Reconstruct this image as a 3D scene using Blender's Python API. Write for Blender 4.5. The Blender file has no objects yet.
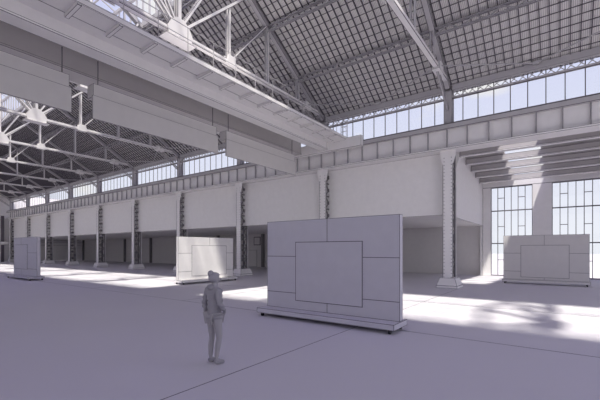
import bpy, bmesh, math, random
from mathutils import Vector, Matrix
random.seed(4)
scn = bpy.context.scene
COL = scn.collection

# ------------------------------------------------------------------ materials
def _mat(name, col, rough=0.75, noise=0.05, scale=3.0, spec=0.25):
    m = bpy.data.materials.new(name); m.use_nodes = True
    nt = m.node_tree; b = nt.nodes['Principled BSDF']
    b.inputs['Roughness'].default_value = rough
    b.inputs['Specular IOR Level'].default_value = spec
    tc = nt.nodes.new('ShaderNodeTexCoord')
    n = nt.nodes.new('ShaderNodeTexNoise'); n.inputs['Scale'].default_value = scale
    n.inputs['Detail'].default_value = 3
    r = nt.nodes.new('ShaderNodeValToRGB')
    a = [max(0, c * (1 - noise)) for c in col]; c2 = [min(1, c * (1 + noise)) for c in col]
    r.color_ramp.elements[0].color = (*a, 1); r.color_ramp.elements[1].color = (*c2, 1)
    nt.links.new(tc.outputs['Object'], n.inputs['Vector'])
    nt.links.new(n.outputs['Fac'], r.inputs['Fac'])
    nt.links.new(r.outputs['Color'], b.inputs['Base Color'])
    return m

M = {}
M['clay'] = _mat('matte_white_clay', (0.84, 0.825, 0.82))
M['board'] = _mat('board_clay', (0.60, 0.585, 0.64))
M['floor'] = _mat('pale_screed', (0.63, 0.615, 0.65), scale=0.35, noise=0.035)
M['line'] = _mat('dark_joint', (0.14, 0.13, 0.15), noise=0.1)
M['steel'] = _mat('grey_painted_steel', (0.52, 0.505, 0.52))
M['lattice'] = _mat('dark_grey_steel', (0.20, 0.19, 0.20))
M['white'] = _mat('white_painted_steel', (0.84, 0.825, 0.82))
M['rubber'] = _mat('black_rubber', (0.03, 0.03, 0.035))
M['ground'] = _mat('pale_yard', (0.5, 0.49, 0.48), scale=0.2)
M['joist'] = _mat('dimmed_joist_grey', (0.52, 0.50, 0.50))  # darkened so the sun on the joist webs reads dimmer
M['girder'] = _mat('grey_plate_shaded_girder', (0.60, 0.58, 0.57))  # grey of the hanging boxes; also carries the rear girder's painted shade
M['asphalt'] = _mat('dark_asphalt', (0.10, 0.10, 0.11), scale=.2)
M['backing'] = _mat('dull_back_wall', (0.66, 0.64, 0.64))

def glass_mat():
    m = bpy.data.materials.new('clear_glass'); m.use_nodes = True
    nt = m.node_tree; nt.nodes.clear()
    out = nt.nodes.new('ShaderNodeOutputMaterial')
    t = nt.nodes.new('ShaderNodeBsdfTransparent'); t.inputs['Color'].default_value = (0.97, 0.975, 0.985, 1)
    g = nt.nodes.new('ShaderNodeBsdfGlossy'); g.inputs['Roughness'].default_value = 0.03
    mix = nt.nodes.new('ShaderNodeMixShader')
    mix.inputs[0].default_value = 0.025; nt.links.new(t.outputs[0], mix.inputs[1])
    nt.links.new(g.outputs[0], mix.inputs[2]); nt.links.new(mix.outputs[0], out.inputs['Surface'])
    return m
M['glass'] = glass_mat()

def tile_mat():
    # roof underside: narrow boards, seams every 9 cm along the building
    m = _mat('roof_boards', (0.82, 0.80, 0.785))
    nt = m.node_tree; b = nt.nodes['Principled BSDF']
    src = b.inputs['Base Color'].links[0].from_socket
    tc = nt.nodes.new('ShaderNodeTexCoord'); sp = nt.nodes.new('ShaderNodeSeparateXYZ')
    nt.links.new(tc.outputs['Object'], sp.inputs[0])
    d = nt.nodes.new('ShaderNodeMath'); d.operation = 'DIVIDE'; d.inputs[1].default_value = 8.2 / 22 / 5
    f = nt.nodes.new('ShaderNodeMath'); f.operation = 'FRACT'
    c = nt.nodes.new('ShaderNodeMath'); c.operation = 'LESS_THAN'; c.inputs[1].default_value = 0.25
    s = nt.nodes.new('ShaderNodeMath'); s.operation = 'MULTIPLY'; s.inputs[1].default_value = 0.5
    mx = nt.nodes.new('ShaderNodeMix'); mx.data_type = 'RGBA'
    mx.inputs['B'].default_value = (0.12, 0.115, 0.115, 1)
    nt.links.new(sp.outputs['X'], d.inputs[0]); nt.links.new(d.outputs[0], f.inputs[0])
    nt.links.new(f.outputs[0], c.inputs[0]); nt.links.new(c.outputs[0], s.inputs[0])
    nt.links.new(s.outputs[0], mx.inputs['Factor']); nt.links.new(src, mx.inputs['A'])
    nt.links.new(mx.outputs['Result'], b.inputs['Base Color'])
    return m
M['tile'] = tile_mat()

# ------------------------------------------------------------------ mesh builder
class MB:
    def __init__(s): s.v = []; s.f = []; s.m = []
    def quad(s, pts, mi=0):
        i = len(s.v); s.v += [tuple(p) for p in pts]; s.f.append(tuple(range(i, i + len(pts)))); s.m.append(mi)
    def rect(s, pts, e=0, mi=0, li=1):
        # a four-cornered face with a narrow dark border of width e
        if e <= 0: s.quad(pts, mi); return
        p = [Vector(q) for q in pts]; inn = []
        for k in range(4):
            a = p[(k + 1) % 4] - p[k]; b = p[(k - 1) % 4] - p[k]
            la, lb = a.length, b.length
            inn.append(p[k] + a / la * min(e, .25 * la) + b / lb * min(e, .25 * lb))
        i = len(s.v); s.v += [tuple(q) for q in p + inn]
        for k in range(4):
            k2 = (k + 1) % 4
            s.f.append((i + k, i + k2, i + 4 + k2, i + 4 + k)); s.m.append(li)
        s.f.append((i + 4, i + 5, i + 6, i + 7)); s.m.append(mi)
    def hexa(s, c, e=0, mi=0):
        # c: 8 corners, bottom ring 0-3 counter-clockwise, top ring 4-7
        for q in ((3, 2, 1, 0), (4, 5, 6, 7), (0, 1, 5, 4), (1, 2, 6, 5), (2, 3, 7, 6), (3, 0, 4, 7)):
            s.rect([c[k] for k in q], e, mi)
    def box(s, x0, x1, y0, y1, z0, z1, e=0, mi=0):
        s.hexa([(x0, y0, z0), (x1, y0, z0), (x1, y1, z0), (x0, y1, z0), (x0, y0, z1), (x1, y0, z1), (x1, y1, z1), (x0, y1, z1)], e, mi)
    def bar(s, p, q, w, h, e=0, mi=0, up=(0, 0, 1)):
        p, q = Vector(p), Vector(q); d = (q - p).normalized(); up = Vector(up)
        if abs(d.dot(up)) > .98: up = Vector((0, 1, 0))
        a = d.cross(up).normalized() * (w / 2); b = a.normalized().cross(d).normalized() * (h / 2)
        s.hexa([p - a - b, p + a - b, q + a - b, q - a - b, p - a + b, p + a + b, q + a + b, q - a + b], e, mi)
    def rod(s, p, q, r, n=8, mi=0, r2=None):
        p, q = Vector(p), Vector(q); d = (q - p).normalized(); r2 = r if r2 is None else r2
        a = d.orthogonal().normalized(); b = d.cross(a)
        A = [p + (a * math.cos(t) + b * math.sin(t)) * r for t in [2 * math.pi * k / n for k in range(n)]]
        B = [q + (a * math.cos(t) + b * math.sin(t)) * r2 for t in [2 * math.pi * k / n for k in range(n)]]
        i = len(s.v); s.v += [tuple(x) for x in A + B]
        for k in range(n):
            k2 = (k + 1) % n; s.f.append((i + k, i + k2, i + n + k2, i + n + k)); s.m.append(mi)
        s.f.append(tuple(i + k for k in reversed(range(n)))); s.m.append(mi)
        s.f.append(tuple(i + n + k for k in range(n))); s.m.append(mi)
    def prism(s, pts, axis, a0, a1, e=0, mi=0):
        # polygon (list of 2-D points) extruded along axis 'x' or 'y'
        def P(u, v, a): return (a, u, v) if axis == 'x' else (u, a, v)
        s.quad([P(u, v, a0) for u, v in pts], mi); s.quad([P(u, v, a1) for u, v in reversed(pts)], mi)
        n = len(pts)
        for k in range(n):
            u, v = pts[k]; u2, v2 = pts[(k + 1) % n]
            s.rect([P(u, v, a0), P(u, v, a1), P(u2, v2, a1), P(u2, v2, a0)], e, mi)
    def build(s, name, mats, parent=None, loc=None):
        if isinstance(mats, str): mats = (mats, 'line')
        me = bpy.data.meshes.new(name)
        off = Vector(loc) if loc is not None else Vector((0, 0, 0))
        me.from_pydata([tuple(Vector(v) - off) for v in s.v], [], s.f)
        for k in mats: me.materials.append(M[k])
        me.polygons.foreach_set('material_index', s.m)
        bm = bmesh.new(); bm.from_mesh(me)
        bmesh.ops.remove_doubles(bm, verts=bm.verts, dist=1e-5)
        bmesh.ops.recalc_face_normals(bm, faces=bm.faces)
        bm.to_mesh(me); bm.free()
        o = bpy.data.objects.new(name, me); COL.objects.link(o)
        if parent: o.parent = parent
        if loc is not None and not parent: o.location = off
        return o

def tag(o, label=None, cat=None, group=None, kind=None):
    if label: o['label'] = label
    if cat: o['category'] = cat
    if group: o['group'] = group
    if kind: o['kind'] = kind
    return o
def thing(name, label, cat, loc=(0, 0, 0), group=None, rz=0):
    o = bpy.data.objects.new(name, None); COL.objects.link(o)
    o.location = loc; o.rotation_euler = (0, 0, rz); o.empty_display_size = .3
    return tag(o, label, cat, group)
def struct(name, mb, mats, parent=None):
    o = mb.build(name, mats, parent)
    if not parent: o['kind'] = 'structure'
    return o
def copy_tree(o, parent=None):
    c = o.copy(); COL.objects.link(c)
    if parent: c.parent = parent
    for ch in list(o.children): copy_tree(ch, c)
    return c
ORD = ['first', 'second', 'third', 'fourth', 'fifth', 'sixth', 'seventh', 'eighth', 'ninth', 'tenth', 'eleventh']

# ------------------------------------------------------------------ layout of the hall
BAY = 8.2
XC = [-5.1 - BAY * k for k in range(10)]          # columns, right to left in the photograph
YW = 20.8                                          # front of the column row
YS = 2 * 9.3 - YW                                  # opposite side of the nave
YM = 9.3                                           # ridge line
XEND, XNEAR = -79.6, 14.0
ZG0, ZG1 = 7.6, 8.98                               # crane runway
SL = 0.606
def zr(y): return 11.16 + SL * (YW - YM - abs(y - YM))   # rafter line
YA, YB = 6.15, 12.45                               # glazed ridge monitor
YBACK = 33.0

# floor, yard
m = MB(); m.box(XEND - .3, XNEAR + 2, -4.2, YBACK + .3, -.3, 0)
struct('floor', m, ('floor', 'line'))
m = MB()
m.box(XEND, XNEAR, 9.09, 9.11, -.01, .003); m.box(-4.538, -4.522, -4, 20.3, -.01, .003)
m.box(XEND, XNEAR, 14.613, 14.627, -.01, .003)
for k in range(1, 9): m.box(-4.53 - 8.2 * k - .008, -4.53 - 8.2 * k + .008, 9.1, 20.3, -.01, .003)
tag(m.build('floor_joints', 'line'), kind='structure')
m = MB(); m.box(-260, 200, YBACK + .3, 260, -.62, -.35)
struct('ground_yard', m, ('ground', 'line'))
m = MB(); m.box(-260, 200, -220, YBACK + .3, -.64, -.36)
struct('ground_asphalt', m, ('asphalt', 'line'))

# ------------------------------------------------------------------ roof
def slope_mesh(y0, y1):
    m = MB(); off = .15
    n = Vector((0, SL if y1 > YM else -SL, 1)).normalized()
    a = Vector((0, y0, zr(y0) + off)); b = Vector((0, y1, zr(y1) + off))
    def P(x, p, d=0): return Vector((x, p.y, p.z)) + n * d
    # deck
    m.hexa([P(XEND, a), P(XNEAR, a), P(XNEAR, b), P(XEND, b), P(XEND, a, .12), P(XNEAR, a, .12), P(XNEAR, b, .12), P(XEND, b, .12)])
    # common rafters and battens under the boards
    step = BAY / 22
    k = 0; x = XC[0] + .5 * step
    while x > XEND: x -= step
    x += step
    while x < XNEAR:
        m.bar(P(x, a, -.045), P(x, b, -.055), .03, .11, mi=1, up=n); x += step
    L = (b - a).length; nb = round(L / .38)
    for j in range(nb + 1):
        c = a + (b - a) * (j / nb)
        m.bar(P(XEND, c, -.02), P(XNEAR, c, -.02), .022, .04, mi=1, up=n)
    return m
for nm, y0, y1 in (('ceiling_nave_north', YB, YW + .55), ('ceiling_nave_south', YS - .55, YA)):
    struct(nm, slope_mesh(y0, y1), ('tile', 'line'))

# glazed ridge monitor: two glazed sides and a glazed gable roof
ZM0, ZM1, ZM2 = zr(YB) + .25, zr(YB) + 2.25, zr(YB) + 3.5
wn = 0
def new_window():
    global wn; wn += 1; return 'window_%d' % wn
for y in (YB, YA):
    m = MB(); m.box(XEND, XNEAR, y - .08, y + .08, ZM0 - .25, ZM0 + .05); m.box(XEND, XNEAR, y - .08, y + .08, ZM1 - .1, ZM1 + .08)
    x = XEND
    while x < XNEAR: m.box(x - .03, x + .03, y - .05, y + .05, ZM0, ZM1); x += BAY / 11
    f = struct(new_window(), m, ('steel', 'line'))
    m = MB(); m.box(XEND, XNEAR, y - .006, y + .006, ZM0, ZM1); m.build('glass_pane', 'glass', f)
m = MB()
for ya in (YA, YB):
    x = XEND
    while x < XNEAR: m.bar((x, ya, ZM1 + .08), (x, YM, ZM2), .05, .08); x += BAY / 6
    for t in (0.33, .66): m.bar((XEND, ya + (YM - ya) * t, ZM1 + .05 + (ZM2 - ZM1) * t), (XNEAR, ya + (YM - ya) * t, ZM1 + .05 + (ZM2 - ZM1) * t), .08, .08)
m.bar((XEND, YM, ZM2), (XNEAR, YM, ZM2), .16, .16)
f = struct('ceiling_skylight', m, ('steel', 'line'))
m = MB()
for ya in (YA, YB): m.bar((XEND, (ya + YM) / 2, (ZM1 + ZM2) / 2 + .12), (XNEAR, (ya + YM) / 2, (ZM1 + ZM2) / 2 + .12), math.hypot(3.15, ZM2 - ZM1), .01, up=(0, (ZM2 - ZM1) * (1 if ya > YM else -1), 3.15))
m.build('glass_pane', 'glass', f)

# ------------------------------------------------------------------ trusses
def pair(m, p, q, w=.09, gap=.07, h=.14, e=.02):
    for s in (-1, 1):
        o = Vector((s * (gap / 2 + w / 2), 0, 0))
        m.bar(Vector(p) + o, Vector(q) + o, w, h, e, up=(1, 0, 0) if abs(Vector(p).x - Vector(q).x) > .1 else (0, 0, 1))
ZCH = 11.35
def make_truss(label):
    t = thing('roof_truss', label, 'roof truss', (0, YM, ZCH), 'roof trusses across the nave')
    hf = YW - YM
    def W(y, z): return (0, y, z - ZCH)
    rz_ = lambda y: zr(YM + y)
    for s in (-1, 1):
        m = MB(); m.bar(W(s * (hf + .02), rz_(hf) - .08), W(0, rz_(0) - .07), .26, .24, .02); m.build('rafter', 'steel', t)
        for yy in (2.875, 5.75, 8.6):
            m = MB(); top = rz_(yy)
            if yy < 3: top = ZCH + .25 + (yy - .3) * 1.0
            pair(m, W(s * yy, ZCH), W(s * yy, top), w=.07, gap=.11, h=.14); m.build('vertical', 'white', t)
        m = MB(); pair(m, W(s * .3, ZCH + .35), W(s * 4.35, rz_(4.35)), w=.085, gap=.12, h=.15); m.build('diagonal', 'white', t)
        m = MB(); pair(m, W(s * .15, ZCH + .4), W(s * 2.875, rz_(2.875)), w=.07, gap=.12, h=.13); m.build('diagonal', 'white', t)
        m = MB(); pair(m, W(s * 2.95, ZCH + .1), W(s * 5.75, rz_(5.75)), w=.05, gap=.06, h=.1); m.build('diagonal', 'white', t)
        # knee brace: light lattice strut from the chord down to the wall post
        m = MB(); p, q = Vector((0, s * 9.45, -.05)), Vector((0, s * (hf - .02), -1.5))
        d = (q - p); nrm = Vector((0, -d.z, d.y)).normalized() * .12
        for o in (nrm, -nrm): m.bar(p + o, q + o * .6, .11, .05, .01, up=nrm)
        for k in range(9):
            o = nrm if k % 2 else -nrm
            m.bar(p + d * (k / 9) + o * .9, p + d * ((k + 1) / 9) - o * .9, .07, .03, up=(1, 0, 0))
        m.build('knee_brace', 'steel', t)
        m = MB(); m.prism([(s * 2.6, -.16), (s * 3.3, -.16), (s * 3.2, .3), (s * 2.75, .34)], 'x', -.17, -.14); m.prism([(s * 2.6, -.16), (s * 3.3, -.16), (s * 3.2, .3), (s * 2.75, .34)], 'x', .14, .17); m.build('gusset_plate', 'white', t)
        m = MB(); m.prism([(s * 9.1, -.2), (s * 9.9, -.22), (s * 9.75, .2), (s * 9.25, .24)], 'x', -.2, .2, .01); m.build('gusset_plate', 'white', t)
    m = MB(); m.bar((0, -hf + .02, 0), (0, hf - .02, 0), .25, .2, .02); m.build('bottom_chord', 'white', t)
    m = MB(); pair(m, (0, 0, .1), W(0, rz_(0)), w=.1, gap=.08, h=.2); m.build('king_post', 'white', t)
    for x0, x1 in ((-.2, -.165), (.165, .2)):
        m = MB(); m.prism([(-.55, -.3), (.55, -.3), (.62, .05), (.42, .4), (.18, .6), (-.18, .6), (-.42, .4), (-.62, .05)], 'x', x0, x1); m.build('gusset_plate', 'white', t)
    m = MB(); m.box(-.3, .3, -.75, .75, -.34, -.3, .015); m.build('hub_plate', 'white', t)
    return t
tr_labels = ['steel roof truss nearest the camera, running out at the top of the photo',
             'steel roof truss with sunlit white hub, just above the crane walkway',
             'steel roof truss directly behind the crane and its hanging boxes']
for k in range(3, 10): tr_labels.append('steel roof truss meeting the %s lattice column from the right' % ORD[k])
truss0 = make_truss('steel roof truss whose hub throws the dark shape on the sunlit floor')
truss0.location.x = XC[0] + BAY
for k, x in enumerate(XC):
    t = copy_tree(truss0); t.location = (x, YM, ZCH); t['label'] = tr_labels[k]

# lattice purlins
def make_purlin():
    m = MB(); L = BAY - .28; h = .3
    for z in (0, -h):
        for s in (-1, 1): m.bar((-L / 2, s * .06, z), (L / 2, s * .06, z), .055, .06, .012)
    n = 14
    for k in range(n):
        a, b = -L / 2 + L * k / n, -L / 2 + L * (k + 1) / n
        m.bar((a, 0, 0 if k % 2 else -h), (b, 0, -h if k % 2 else 0), .05, .04)
    o = m.build('lattice_purlin', ('steel', 'line')); return o
rows = [(17.9, 'lowest'), (15.05, 'middle'), (12.45, 'topmost')]
pu = make_purlin(); first = True
for j, (y, rn) in enumerate(rows):
    for k in range(10):
        o = pu if first else pu.copy()
        if not first: COL.objects.link(o)
        first = False
        o.location = (XC[k] + BAY / 2, y, zr(y) - .1)
        where = 'nearest bay' if k == 0 else '%s bay from the right' % ORD[k]
        tag(o, 'dark lattice purlin under the roof, %s row, %s' % (rn, where), 'purlin', 'lattice purlins under the roof')

# horizontal V bracing at the eaves
def make_brace():
    t = thing('eave_brace', '', 'brace', (0, 0, 0), 'eave braces between trusses')
    for s in (-1, 1):
        m = MB(); m.rod((s * (BAY / 2 - .12), 9.45, .05), (s * .04, 11.42, -.2), .035, 6); m.build('tie_rod', 'steel', t)
    m = MB(); m.box(-.14, .14, 11.33, 11.47, -.28, -.13); m.build('gusset_plate', 'steel', t)
    return t
br = make_brace()
for k in range(10):
    t = br if k == 0 else copy_tree(br)
    t.location = (XC[k] + BAY / 2, YM, ZCH)
    t['label'] = 'thin V shaped eave brace under the roof edge, %s' % ('nearest bay' if k == 0 else '%s bay from the right' % ORD[k])

# ------------------------------------------------------------------ arcade columns
def make_column():
    t = thing('lattice_column', '', 'column', (0, 0, 0), 'lattice columns along the arcade')
    zt = ZG0
    for nm, y0, y1 in (('front_plate', 0, .05), ('back_plate', .8, .85)):
        m = MB()
        pts = [(-.27, .5), (.27, .5), (.27, 6.85), (.42, 7.35), (.42, zt), (-.42, zt), (-.42, 7.35), (-.27, 6.85)]
        m.prism([(u, v) for u, v in pts], 'y', y0, y1, .01)
        if y0 == 0:
            for s in (-1, 1):   # dark edge stripes and rows of rivets
                m.box(s * .255 - .012, s * .255 + .012, -.004, .002, .5, 6.85, mi=1)
                z = .6
                while z < 7.4:
                    for w in (.19,): m.box(s * w - .018, s * w + .018, -.02, .002, z - .018, z + .018, mi=1)
                    z += .2
        m.build(nm, 'white', t)
    for s in (-1, 1):
        m = MB(); x = s * .2
        for yy in (.09, .76): m.box(x - .03, x + .03, yy - .05, yy + .05, .5, zt, .01)
        n = 8; dz = (zt - .6) / n
        for k in range(n):
            z0 = .55 + dz * k
            for za_, zb_ in ((z0, z0 + dz), (z0 + dz, z0)): m.bar((x, .1, za_), (x, .75, zb_), .03, .06, up=(1, 0, 0))
            m.box(x - .03, x + .03, .05, .8, z0 - .04, z0 + .04)
            m.box(x - .035, x + .035, .33, .52, z0 + dz * .5 - .07, z0 + dz * .5 + .07)
        m.build('lattice_web', ('lattice', 'line'), t)
    m = MB()
    b0, b1 = .62, .36
    def ring(hx, hy0, hy1, z): return [(-hx, hy0, z), (hx, hy0, z), (hx, hy1, z), (-hx, hy1, z)]
    m.hexa(ring(.56, -.28, 1.12, 0) + ring(.54, -.26, 1.1, .14), .015)
    m.hexa(ring(.54, -.26, 1.1, .14) + ring(.4, -.12, .98, .56), .015)
    m.build('plinth', 'clay', t)
    m = MB(); m.box(-.22, .22, .02, .07, ZG1, 11.25, .015); m.box(-.22, .22, .4, .45, ZG1, 11.25, .015); m.box(-.03, .03, .07, .4, ZG1, 11.25)
    m.build('upper_shaft', 'steel', t)
    return t
c0 = make_column()
for k, x in enumerate(XC):
    t = c0 if k == 0 else copy_tree(c0)
    t.location = (x, YW, 0)
    t['label'] = ['riveted white lattice column standing alone right of the large board',
                  'riveted white lattice column rising behind the large board'][k] if k < 2 else \
        'riveted lattice column on a plinth, %s from the right along the arcade' % ORD[k]

# ------------------------------------------------------------------ crane runway girder
def make_runway():
    t = thing('runway_girder', 'long crane runway girder with stiffeners resting on the lattice columns', 'girder', (0, 0, 0))
    x0, x1 = XEND, XNEAR
    m = MB(); m.box(x0, x1, 20.72, 21.4, ZG0 + .1, ZG1 - .2); m.build('web', 'clay', t)
    m = MB(); m.box(x0, x1, 20.5, 21.5, ZG1 - .26, ZG1, .022); m.build('top_flange', 'steel', t)
    m = MB(); m.box(x0, x1, 20.46, 21.5, ZG0, ZG0 + .1, .016); m.build('bottom_flange', 'white', t)
    m = MB(); m.box(x0, x1, 20.6, 20.68, ZG1, ZG1 + .08); m.build('rail', 'lattice', t)
    m = MB(); m.box(-.024, .024, 20.6, 20.72, ZG0 + .1, ZG1 - .26, .013)
    s0 = m.build('stiffener', 'steel', t); n = 0
    st = BAY / 8; x = XC[0]
    for k in range(-14, 72):
        o = s0 if n == 0 else s0.copy()
        if n: COL.objects.link(o); o.parent = t
        n += 1
        o.location.x = XC[0] - st * k
    return t
make_runway()
m = MB(); m.box(XEND, XNEAR, YS - .8, YS - .1, ZG0, ZG1); m.box(XEND, XNEAR, YS - .5, YS, 10.6, 11.4); m.box(XEND, XNEAR, YS - .8, YS - .6, 0, 4.6)
struct('wall_south', m, ('clay', 'line'))

# ------------------------------------------------------------------ clerestory windows and eave girders
def make_clere(x):
    m = MB(); L = BAY - .44; xc = x + BAY / 2
    m.box(xc - L / 2, xc + L / 2, YW + .1, YW + .2, ZG1 + .02, ZG1 + .1); m.box(xc - L / 2, xc + L / 2, YW + .1, YW + .2, 10.44, 10.5)
    for k in range(1, 11):
        xx = x + BAY * k / 11; m.box(xx - .021, xx + .021, YW + .165, YW + .2, ZG1, 10.86)
    f = struct(new_window(), m, ('lattice', 'line'))
    m = MB(); m.box(xc - L / 2, xc + L / 2, YW + .22, YW + .232, ZG1, 10.9); m.build('glass_pane', 'glass', f)
for k in range(-1, 9): make_clere(XC[k + 1] if k >= 0 else XC[0])
def make_eave():
    m = MB(); L = BAY - .56
    for z in (10.5, 10.86): m.box(-L / 2, L / 2, -.03, .03, z - .03, z + .03)
    n = 20
    for k in range(n):
        a, b = -L / 2 + L * k / n, -L / 2 + L * (k + 1) / n
        m.bar((a, 0, 10.5), (b, 0, 10.86), .03, .035, up=(0, 1, 0)); m.bar((a, 0, 10.86), (b, 0, 10.5), .03, .035, up=(0, 1, 0))
    return m.build('eave_lattice_girder', ('steel', 'line'))
e0 = make_eave()
for k in range(10):
    o = e0 if k == 0 else e0.copy()
    if k: COL.objects.link(o)
    o.location = (XC[k] + BAY / 2, YW + .05, 0)
    tag(o, 'slim lattice girder over the clerestory glazing, %s' % ('nearest bay' if k == 0 else '%s bay from the right' % ORD[k]), 'girder', 'eave lattice girders')
m = MB(); m.box(XEND, XNEAR, YW + .02, YW + .1, 10.89, 11.22, .012)
tag(m.build('trim_1', 'steel'), kind='structure')

# ------------------------------------------------------------------ mezzanine in the aisle
XM = -5.3
m = MB()
for k in range(10):
    x1 = XC[k] - (.2 if k == 0 else 0); x0 = XC[k + 1] if k < 9 else XEND
    m.box(x0, x1, YW + .5, YW + .7, 4.1, ZG0, .012)
struct('wall_mezzanine_front', m, 'clay')
m = MB(); m.box(XM - .2, XM, YW + .7, YBACK, 4.1, 8.6, .015); struct('wall_mezzanine_end', m, 'clay')
m = MB(); m.box(XEND, XM - .2, YW + .7, YBACK, 4.1, 4.35, 0); struct('ceiling_mezzanine', m, 'clay')
m = MB(); m.box(XEND - .6, XM - .01, YBACK, YBACK + .25, 0, 9)
struct('wall_back', m, ('backing', 'line'))
for k in range(10):
    m = MB(); x = XC[k] if k else XM - .02
    m.box(x - .16, x + .02 if k == 0 else x + .16, YBACK - .3, YBACK + .01, 0, 4.08, .015)
    tag(m.build('trim_%d' % (k + 2), 'clay' if k == 0 else 'lattice'), kind='structure')
# door and vent in the shaded back wall
m = MB(); m.box(-33.3, -30.8, YBACK - .06, YBACK + .02, 0, 2.1, .03); struct('door_1', m, ('backing', 'line'))
m = MB(); m.box(-31.3, -30.2, YBACK - .08, YBACK + .02, 2.7, 3.75, .09); struct(new_window(), m, ('backing', 'line'))

# window wall of the open aisle bay
WX = [(-4.69, -1.86), (-.59, 2.24), (3.51, 6.34), (7.61, 10.44)]
m = MB(); xs = [XM] + [v for w in WX for v in w] + [XNEAR]
for i in range(0, len(xs), 2): m.box(xs[i], xs[i + 1], YBACK - .1, YBACK + .3, 0, 7.2, .02)
m.box(XM, XNEAR, YBACK - .1, YBACK + .3, 7.2, 7.95, .02)
struct('wall_window_side', m, 'clay')
for x0, x1 in WX:
    m = MB(); w = (x1 - x0) / 6; y0, y1 = YBACK + .02, YBACK + .1
    for k in range(7): xx = x0 + w * k; m.box(xx - .022, xx + .022, y0, y1, 0, 7.2)
    for z in (.04, 2.63, 5.27, 7.17): m.box(x0, x1, y0 - .02, y1, z - .04, z + .04)
    for k in (1, 4):
        for z in (1.3, 4.0, 6.3): m.box(x0 + w * k, x0 + w * (k + 1), y0, y1, z - .022, z + .022)
    f = struct(new_window(), m, ('line', 'line'))
    m = MB(); m.box(x0, x1, y1 - .02, y1 - .01, 0, 7.2); m.build('glass_pane', 'glass', f)

# aisle roof with its joists and a glazed strip
def za(y): return 8.5 - .093 * (y - 24.6)
SKX0, SKX1 = -3.0, -1.05
m = MB()
for x0, x1 in ((XEND, SKX0), (SKX1, XNEAR)):
    m.hexa([(x0, YW + .6, za(YW + .6)), (x1, YW + .6, za(YW + .6)), (x1, YBACK + .3, za(YBACK)), (x0, YBACK + .3, za(YBACK)),
            (x0, YW + .6, za(YW + .6) + .12), (x1, YW + .6, za(YW + .6) + .12), (x1, YBACK + .3, za(YBACK) + .12), (x0, YBACK + .3, za(YBACK) + .12)])
o = struct('ceiling_aisle', m, ('joist', 'line'))
m = MB(); m.hexa([(SKX0, YW + .6, za(YW + .6) + .05), (SKX1, YW + .6, za(YW + .6) + .05), (SKX1, YBACK + .3, za(YBACK) + .05), (SKX0, YBACK + .3, za(YBACK) + .05),
        (SKX0, YW + .6, za(YW + .6) + .06), (SKX1, YW + .6, za(YW + .6) + .06), (SKX1, YBACK + .3, za(YBACK) + .06), (SKX0, YBACK + .3, za(YBACK) + .06)])
m.build('glass_pane', 'glass', o)
YJ = [22.9, 24.6, 26.4, 28.1, 29.8, 31.5]
for k, y in enumerate(YJ):
    m = MB(); z1 = za(y); z0 = z1 - .45
    m.box(XM + .02, XNEAR, y - .1, y + .1, z0 + .07, z1 - .07, .025)
    o = m.build('ceiling_joist', 'joist')
    m = MB(); m.box(XM + .02, XNEAR, y - .17, y + .17, z0, z0 + .07, .015); m.build('bottom_flange', 'white', o)  # white against the darkened web paints in the sunlit strip
    tag(o, 'ceiling joist over the window bay, %s counting from the window wall' % ORD[len(YJ) - 1 - k], 'joist', 'joists over the window bay')
    o['kind'] = 'thing'

# ------------------------------------------------------------------ far end of the hall
m = MB(); m.box(XEND - .3, XEND, -3, YBACK, 8.1, 12, .03)
m.prism([(-3, 12), (YW + .8, 12), (YM, 18.6)], 'x', XEND - .3, XEND)
m.box(XEND - .3, XEND, -3, YBACK, 3.0, 3.6, .03)
m.box(XEND - .6, XEND - .5, -3, YBACK, 0, 8.1)
for y in (0, 4, 8, 12, 16, 18, 20): m.box(XEND - .3, XEND - .02, y - .2, y + .2, 0, 8.1, mi=1)
struct('wall_far_end', m, ('clay', 'line'))

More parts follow.
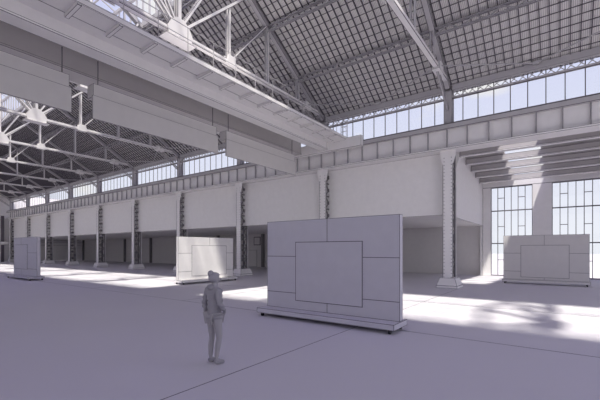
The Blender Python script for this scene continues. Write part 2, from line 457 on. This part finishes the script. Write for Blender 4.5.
# ------------------------------------------------------------------ overhead crane
def make_crane():
    t = thing('overhead_crane', 'large twin girder overhead crane with side walkway spanning the hall', 'crane', (-12.2, YW - .15, ZG1))
    L = Matrix.Translation(-Vector(t.location))
    def B(m, name, mats, par=None):
        m.v = [tuple(L @ Vector(v)) for v in m.v]; return m.build(name, mats, par or t)
    y0, y1 = -1.75, 20.12
    m = MB(); m.box(-13.08, -12.48, y0, y1, 8.72, 8.8, .014); m.box(-13.0, -12.54, y0, y1, 8.8, 9.95, .012); m.box(-13.0, -12.0, y0, y1, 9.2, 9.27, .014); m.box(-13.1, -12.2, y0, y1, 9.95, 10.0)
    B(m, 'main_girder', 'clay')
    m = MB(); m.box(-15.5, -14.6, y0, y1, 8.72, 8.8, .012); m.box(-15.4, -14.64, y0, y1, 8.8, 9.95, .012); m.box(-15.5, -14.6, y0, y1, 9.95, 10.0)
    B(m, 'main_girder', 'girder')  # greyer than the front girder: its shade is put into the colour
    m = MB(); m.box(-12.26, -11.12, y0, y1 + .15, 9.21, 9.26, .015); m.box(-11.16, -11.1, y0, y1 + .15, 9.16, 9.32, .01)
    w = B(m, 'walkway', 'white')
    m = MB(); m.box(-15.5, -12.2, y0, y1, 10.0, 10.06, .012); B(m, 'sun_block_deck', 'clay')  # unseen plate added to keep the sun off the girder below
    y = y1 + .03; k = 0
    while y > y0:
        m = MB(); m.prism([(-12.04, 9.21), (-11.16, 9.21), (-11.16, 9.12), (-12.04, 9.08)], 'y', y - .06, y + .06, .015)
        B(m, 'bracket', 'clay'); y -= 1.2; k += 1
    m = MB()
    y = y1 + .1
    while y > y0: m.rod((-11.14, y, 9.3), (-11.14, y, 10.3), .013, 6); y -= 1.2
    for z in (9.88, 10.3): m.rod((-11.14, y0, z), (-11.14, y1 + .1, z), .014, 6)
    B(m, 'guardrail', 'steel')
    for yy, sg in ((20.28, 1), (-1.9, -1)):
        m = MB(); m.box(-16.3, -10.05, yy - .16, yy + .16, 8.6, 9.25, .014); B(m, 'end_truck', 'clay')
        for xx in (-15.9, -10.6):
            m = MB(); m.rod((xx, yy + sg * .29, 9.24), (xx, yy + sg * .43, 9.24), .18, 18); m.rod((xx, yy, 9.2), (xx, yy + sg * .3, 9.24), .05, 8); B(m, 'wheel', 'lattice')
    # access ladder hoops at the end of the walkway
    m = MB()
    for xx in (-11.5, -11.05):
        m.rod((xx, 20.2, 9.25), (xx, 20.2, 10.35), .02, 6)
    for z in (9.7, 10.0, 10.35): m.rod((-11.5, 20.2, z), (-11.05, 20.2, z), .018, 6)
    B(m, 'end_gate', 'steel')
    return t
make_crane()

# boxes hung under the crane
def make_hung(y0, y1, label):
    t = thing('hanging_box', label, 'hanging box', (-13.15, (y0 + y1) / 2, 6.65), 'boxes hung under the crane')
    c = (y0 + y1) / 2; h = (y1 - y0) / 2
    m = MB(); m.box(-.45, .0, -h + .05, h - .05, .8, 1.25, .012); m.build('upper_casing', 'girder', t)
    m = MB(); m.box(-.0, .06, -h, h, 0, .82, .012); m.build('lower_casing', 'girder', t)
    for yy in (-h + .22, h - .25):
        m = MB(); m.rod((-.04, yy, 1.24), (-.04, yy, 2.09), .022, 8); m.build('hanger_rod', 'lattice', t)
    return t
make_hung(-.4, 5.1, 'long grey box hung under the crane, cut by the photo edge')
make_hung(5.75, 11.35, 'long grey box hung under the crane, middle one of three')
make_hung(11.85, 17.45, 'long grey box hung under the crane, closest to the arcade wall')

# ------------------------------------------------------------------ display boards on castors
def make_board(label, loc, rz, inner=(1.17, 3.46, .53, 2.35), L=4.5, hseams=(.76, 1.9), H=3.02, mat='board'):
    t = thing('display_board', label, 'display board', loc, 'wheeled display boards', rz)
    # local frame: x along the board (left to right seen from the front), y into the board, front face at y = 0
    m = MB(); m.box(0, L, 0, .21, .26, H, .012)
    xi0, xi1, zi0, zi1 = inner; g = .009
    mid = (xi0 + xi1) / 2
    for z in hseams:
        m.box(.01, xi0, -.003, .001, z - g, z + g, mi=1)
        m.box(xi1, L - .01, -.003, .001, z - g, z + g, mi=1)
    m.box(mid - g, mid + g, -.003, .001, zi1, H - .01, mi=1); m.box(mid - g, mid + g, -.003, .001, .26, zi0, mi=1)
    m.build('board', mat, t)
    m = MB(); m.box(xi0, xi1, -.02, 0, zi0, zi1, .02); m.build('center_panel', mat, t)
    m = MB(); m.box(-.03, L + .03, -.47, .45, .11, .26, .012); m.build('base', mat, t)
    for x in (.12, L - .12):
        for y in (-.37, .35):
            m = MB(); m.rod((x - .03, y, .055), (x + .03, y, .055), .055, 14); m.box(x - .045, x + .045, y - .03, y + .03, .085, .115)
            m.build('castor', ('rubber', 'line'), t)
    return t
make_board('large grey display board on castors, in the middle of the hall', (-7.85, 8.9, 0), 0)
make_board('narrow looking display board at the far left, seen almost edge on', (-33.95, 9.2, 0), 0, inner=(.3, 2.95, .7, 2.5), L=4.75)
make_board('display board with sunlit face, standing behind the person', (-18.85, 13.2, 0), math.radians(90 - 3), inner=(.95, 3.7, .45, 2.4), L=4.3, H=2.93, mat='clay')  # paler clay than the other boards, sunlit brightness put into the colour
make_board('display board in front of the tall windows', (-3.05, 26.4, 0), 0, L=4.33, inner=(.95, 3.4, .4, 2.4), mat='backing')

# ------------------------------------------------------------------ the person
def skin_obj(name, mat, joints, edges, root, parent, sub=2, smooth=True):
    me = bpy.data.meshes.new(name)
    names = list(joints); idx = {n: i for i, n in enumerate(names)}
    me.from_pydata([joints[n][0] for n in names], [(idx[a], idx[b]) for a, b in edges], [])
    o = bpy.data.objects.new(name, me); COL.objects.link(o)
    sm = o.modifiers.new('skin', 'SKIN'); sm.use_smooth_shade = True
    for n in names:
        sv = me.skin_vertices[0].data[idx[n]]; r = joints[n][1]
        sv.radius = r if isinstance(r, tuple) else (r, r); sv.use_root = (n == root)
    ss = o.modifiers.new('sub', 'SUBSURF'); ss.levels = sub; ss.render_levels = sub
    dg = bpy.context.evaluated_depsgraph_get()
    ev = o.evaluated_get(dg); nm = bpy.data.meshes.new_from_object(ev)
    o.modifiers.clear(); o.data = nm
    nm.materials.clear(); nm.materials.append(M[mat])
    for p in nm.polygons: p.use_smooth = True
    if parent: o.parent = parent
    return o
M['skin'] = _mat('clay_skin', (0.40, 0.385, 0.40)); M['cloth'] = _mat('clay_cloth', (0.34, 0.33, 0.35), scale=30, noise=.08)
M['hair'] = _mat('clay_hair', (0.37, 0.36, 0.38), scale=60, noise=.12)

def make_person(loc, rz):
    # local frame: faces +y, x to her right
    t = thing('person', 'person with hair in a bun, zip jacket and leggings, hand in pocket, back turned', 'person', loc, None, rz)
    J = {
     'pelvis': ((0, 0, .90), (.135, .10)), 'waist': ((0, .01, 1.05), (.115, .085)), 'chest': ((0, .0, 1.23), (.135, .095)),
     'upper': ((0, -.02, 1.36), (.12, .08)), 'neck': ((0, -.01, 1.44), .05), 'headlo': ((0.01, .02, 1.50), (.062, .07)),
     'head': ((0.015, .015, 1.575), (.075, .088)), 'top': ((.015, .005, 1.635), (.055, .062)),
     'hipL': ((-.085, 0, .86), .09), 'hipR': ((.085, 0, .86), .09),
     'thL': ((-.095, .01, .70), .078), 'thR': ((.10, .015, .70), .078),
     'knL': ((-.09, .02, .48), .052), 'knR': ((.105, .04, .48), .052),
     'caL': ((-.085, -.005, .34), .05), 'caR': ((.10, .01, .34), .05),
     'anL': ((-.08, -.02, .09), .033), 'anR': ((.09, -.015, .09), .033),
     'toL': ((-.075, .10, .035), (.035, .028)), 'toR': ((.14, .10, .035), (.035, .028)),
     'shL': ((-.155, -.02, 1.355), .058), 'elL': ((-.215, -.06, 1.10), .04), 'wrL': ((-.21, .0, .875), .027), 'paL': ((-.205, .02, .80), (.036, .02)),
     'shR': ((.155, -.02, 1.355), .058), 'elR': ((.265, -.07, 1.12), .04), 'wrR': ((.185, .10, .98), .027), 'paR': ((.14, .135, .93), (.034, .02)),
    }
    for s, n in ((-1, 'L'), (1, 'R')):
        px, py, pz = J['pa' + n][0]
        for k in range(4):
            dy = (-.027 + .018 * k)
            ln = (.062, .075, .07, .055)[k]
            if n == 'L':
                a = (px, py + dy, pz - .045); b = (px + .006, py + dy + .004, pz - .045 - ln * .55); c = (px + .016, py + dy + .008, pz - .045 - ln)
            else:
                a = (px - .03, py + .012, pz - .02 + dy * .8); b = (px - .03 - ln * .5, py + .014, pz - .04 + dy * .8); c = (px - .03 - ln, py + .008, pz - .055 + dy * .8)
            J['f%s%da' % (n, k)] = (a, .0095); J['f%s%db' % (n, k)] = (b, .009); J['f%s%dc' % (n, k)] = (c, .0075)
        if n == 'L': J['tL1'] = ((px + .012, py + .04, pz - .005), .011); J['tL2'] = ((px + .018, py + .06, pz - .045), .009)
        else: J['tR1'] = ((px - .005, py + .02, pz + .035), .011); J['tR2'] = ((px - .04, py + .025, pz + .045), .009)
    E = [('pelvis', 'waist'), ('waist', 'chest'), ('chest', 'upper'), ('upper', 'neck'), ('neck', 'headlo'), ('headlo', 'head'), ('head', 'top')]
    for n in 'LR':
        E += [('pelvis', 'hip' + n), ('hip' + n, 'th' + n), ('th' + n, 'kn' + n), ('kn' + n, 'ca' + n), ('ca' + n, 'an' + n), ('an' + n, 'to' + n)]
        E += [('upper', 'sh' + n), ('sh' + n, 'el' + n), ('el' + n, 'wr' + n), ('wr' + n, 'pa' + n), ('pa' + n, 't%s1' % n), ('t%s1' % n, 't%s2' % n)]
        for k in range(4):
            E += [('pa' + n, 'f%s%da' % (n, k)), ('f%s%da' % (n, k), 'f%s%db' % (n, k)), ('f%s%db' % (n, k), 'f%s%dc' % (n, k))]
    skin_obj('body', 'skin', J, E, 'pelvis', t)
    # face and ears (small details on the head), head turned to her right
    def blob(name, mat, c, r, par, rot=0, seg=16):
        bm = bmesh.new(); bmesh.ops.create_uvsphere(bm, u_segments=seg, v_segments=max(8, seg // 2), radius=1)
        mt = Matrix.Translation(c) @ Matrix.Rotation(rot, 4, 'Z') @ Matrix.Diagonal((*r, 1))
        bmesh.ops.transform(bm, matrix=mt, verts=bm.verts)
        me = bpy.data.meshes.new(name); bm.to_mesh(me); bm.free(); me.materials.append(M[mat])
        for p in me.polygons: p.use_smooth = True
        o = bpy.data.objects.new(name, me); COL.objects.link(o); o.parent = par; return o
    ht = math.radians(-28)
    R = Matrix.Rotation(ht, 3, 'Z'); hc = Vector((.015, .012, 0))
    def H(x, y, z): return R @ Vector((x, y, 0)) + hc + Vector((0, 0, z))
    for s in (-1, 1):
        blob('ear', 'skin', H(s * .078, 0, 1.56), (.012, .02, .032), t, ht, 12)
        blob('eye', 'skin', H(s * .031, .083, 1.575), (.014, .01, .008), t, ht, 12)
    blob('nose', 'skin', H(0, .098, 1.548), (.013, .02, .02), t, ht, 12)
    blob('mouth', 'skin', H(0, .086, 1.513), (.022, .01, .008), t, ht, 12)
    # hair: cap plus high bun
    bm = bmesh.new(); bmesh.ops.create_uvsphere(bm, u_segments=28, v_segments=18, radius=1)
    for v in list(bm.verts):
        if v.co.y > .35 and v.co.z < .42: v.co *= .8
        if v.co.z < -.75: v.co.z = -.75
        v.co *= 1 + .02 * math.sin(9 * math.atan2(v.co.y, v.co.x))
    bmesh.ops.transform(bm, matrix=Matrix.Translation(H(0, -.012, 1.588)) @ Matrix.Rotation(ht, 4, 'Z') @ Matrix.Diagonal((.1, .112, .1, 1)), verts=bm.verts)
    me = bpy.data.meshes.new('hair'); bm.to_mesh(me); bm.free(); me.materials.append(M['hair'])
    for p in me.polygons: p.use_smooth = True
    hair = bpy.data.objects.new('hair', me); COL.objects.link(hair); hair.parent = t
    blob('bun', 'hair', H(-.0, -.08, 1.665), (.058, .058, .06), hair, ht)
    # jacket: torso and sleeves, hem at the hips, hood folded at the neck
    K = {
     'hem': ((0, 0, .885), (.17, .135)), 'waist': ((0, .01, 1.03), (.155, .12)), 'chest': ((0, 0, 1.23), (.155, .115)),
     'upper': ((0, -.02, 1.36), (.13, .095)), 'neck': ((0, -.01, 1.435), (.068, .066)),
     'shL': ((-.158, -.02, 1.35), .072), 'elL': ((-.218, -.06, 1.10), .056), 'wrL': ((-.212, -.01, .90), .042),
     'shR': ((.158, -.02, 1.35), .072), 'elR': ((.268, -.07, 1.12), .056), 'wrR': ((.19, .09, .985), .042)}
    EK = [('hem', 'waist'), ('waist', 'chest'), ('chest', 'upper'), ('upper', 'neck')]
    for n in 'LR': EK += [('upper', 'sh' + n), ('sh' + n, 'el' + n), ('el' + n, 'wr' + n)]
    jk = skin_obj('jacket', 'cloth', K, EK, 'waist', t)
    for v in jk.data.vertices:   # soft folds round the waist and elbows
        z = v.co.z; a = math.atan2(v.co.y, v.co.x)
        k = .012 * math.sin(z * 70 + 3 * a) * (1 if z < 1.25 else .4)
        v.co.x += k * math.cos(a); v.co.y += k * math.sin(a)
    hood = blob('hood', 'cloth', Vector((0, -.075, 1.415)), (.105, .06, .055), jk)
    m = MB(); 
    for k in range(24):
        a, b = 2 * math.pi * k / 24, 2 * math.pi * (k + 1) / 24
        m.rod((.162 * math.cos(a), .13 * math.sin(a), .855), (.162 * math.cos(b), .13 * math.sin(b), .855), .02, 8)
    m.build('waistband', ('cloth', 'line'), jk)
    # leggings
    LG = {'pel': ((0, 0, .885), (.142, .107))}
    EL = []
    for n in 'LR':
        for q, g in (('hip', .097), ('th', .084), ('kn', .057), ('ca', .055)): LG[q + n] = (J[q + n][0], g)
        x, y, z = J['an' + n][0]; LG['an' + n] = ((x, y, z + .02), .04)
        EL += [('pel', 'hip' + n), ('hip' + n, 'th' + n), ('th' + n, 'kn' + n), ('kn' + n, 'ca' + n), ('ca' + n, 'an' + n)]
    skin_obj('leggings', 'skin', LG, EL, 'pel', t)
    for n in 'LR':
        ax, ay, az = J['an' + n][0]; tx, ty, tz = J['to' + n][0]
        S = {'heel': ((ax, ay - .03, .045), (.04, .04)), 'mid': ((ax * .5 + tx * .5, ay * .5 + ty * .5, .045), (.042, .04)), 'toe': ((tx, ty + .03, .036), (.042, .03)), 'cuff': ((ax, ay, .1), .045)}
        skin_obj('shoe', 'cloth', S, [('heel', 'mid'), ('mid', 'toe'), ('heel', 'cuff')], 'mid', t)
    return t
make_person((-5.21, 4.42, 0.0), math.radians(-4))

# ------------------------------------------------------------------ light
w = bpy.data.worlds.new('sky'); scn.world = w; w.use_nodes = True
nt = w.node_tree; bg = nt.nodes['Background']
tc = nt.nodes.new('ShaderNodeTexCoord'); mp = nt.nodes.new('ShaderNodeMapping'); mp.inputs['Scale'].default_value = (1, 1, 2.2)
nz = nt.nodes.new('ShaderNodeTexNoise'); nz.inputs['Scale'].default_value = 3.2; nz.inputs['Detail'].default_value = 5
rp = nt.nodes.new('ShaderNodeValToRGB')
rp.color_ramp.elements[0].position = .56; rp.color_ramp.elements[0].color = (0, 0, 0, 1)
rp.color_ramp.elements[1].position = .66; rp.color_ramp.elements[1].color = (.8, .8, .8, 1)
sx = nt.nodes.new('ShaderNodeSeparateXYZ'); gr = nt.nodes.new('ShaderNodeValToRGB')
ce = gr.color_ramp.elements
ce[0].position = 0.0; ce[0].color = (.93, .95, 1.0, 1)
ce[1].position = 1.0; ce[1].color = (.43, .33, 1.05, 1)
q = ce.new(.33); q.color = (.77, .80, .98, 1)
q = ce.new(.55); q.color = (.69, .71, .97, 1)
q = ce.new(.72); q.color = (.58, .54, 1.0, 1)
mxw = nt.nodes.new('ShaderNodeMix'); mxw.data_type = 'RGBA'; mxw.inputs['B'].default_value = (1.0, .97, .90, 1)
nt.links.new(tc.outputs['Generated'], sx.inputs[0]); nt.links.new(sx.outputs['Z'], gr.inputs['Fac'])
nt.links.new(tc.outputs['Generated'], mp.inputs[0]); nt.links.new(mp.outputs[0], nz.inputs['Vector'])
nt.links.new(nz.outputs['Fac'], rp.inputs['Fac']); nt.links.new(rp.outputs['Color'], mxw.inputs['Factor'])
nt.links.new(gr.outputs['Color'], mxw.inputs['A']); nt.links.new(mxw.outputs['Result'], bg.inputs['Color'])
bg.inputs['Strength'].default_value = 1.0
ld = bpy.data.lights.new('sun', 'SUN'); ld.energy = 7.0; ld.color = (1, .945, .845); ld.angle = math.radians(2.4)
sun = bpy.data.objects.new('sun', ld); COL.objects.link(sun)
sun.rotation_euler = Vector((-.30, .28, -1)).to_track_quat('-Z', 'Y').to_euler(); sun.location = (10, -10, 40)

# ------------------------------------------------------------------ camera
cd = bpy.data.cameras.new('camera'); cam = bpy.data.objects.new('camera', cd); COL.objects.link(cam)
cd.sensor_width = 36; cd.lens = 358 / 600 * 36; cd.shift_y = 50 / 600; cd.clip_end = 500
cam.location = (0, 0, 2.1); cam.rotation_euler = (math.radians(90), 0, math.radians(36.2))
scn.camera = cam
vs = scn.view_settings; vs.view_transform = 'Standard'; vs.look = 'None'; vs.gamma = 1; vs.use_curve_mapping = False; vs.exposure = 0.0
scn.cycles.max_bounces = 10; scn.cycles.diffuse_bounces = 6
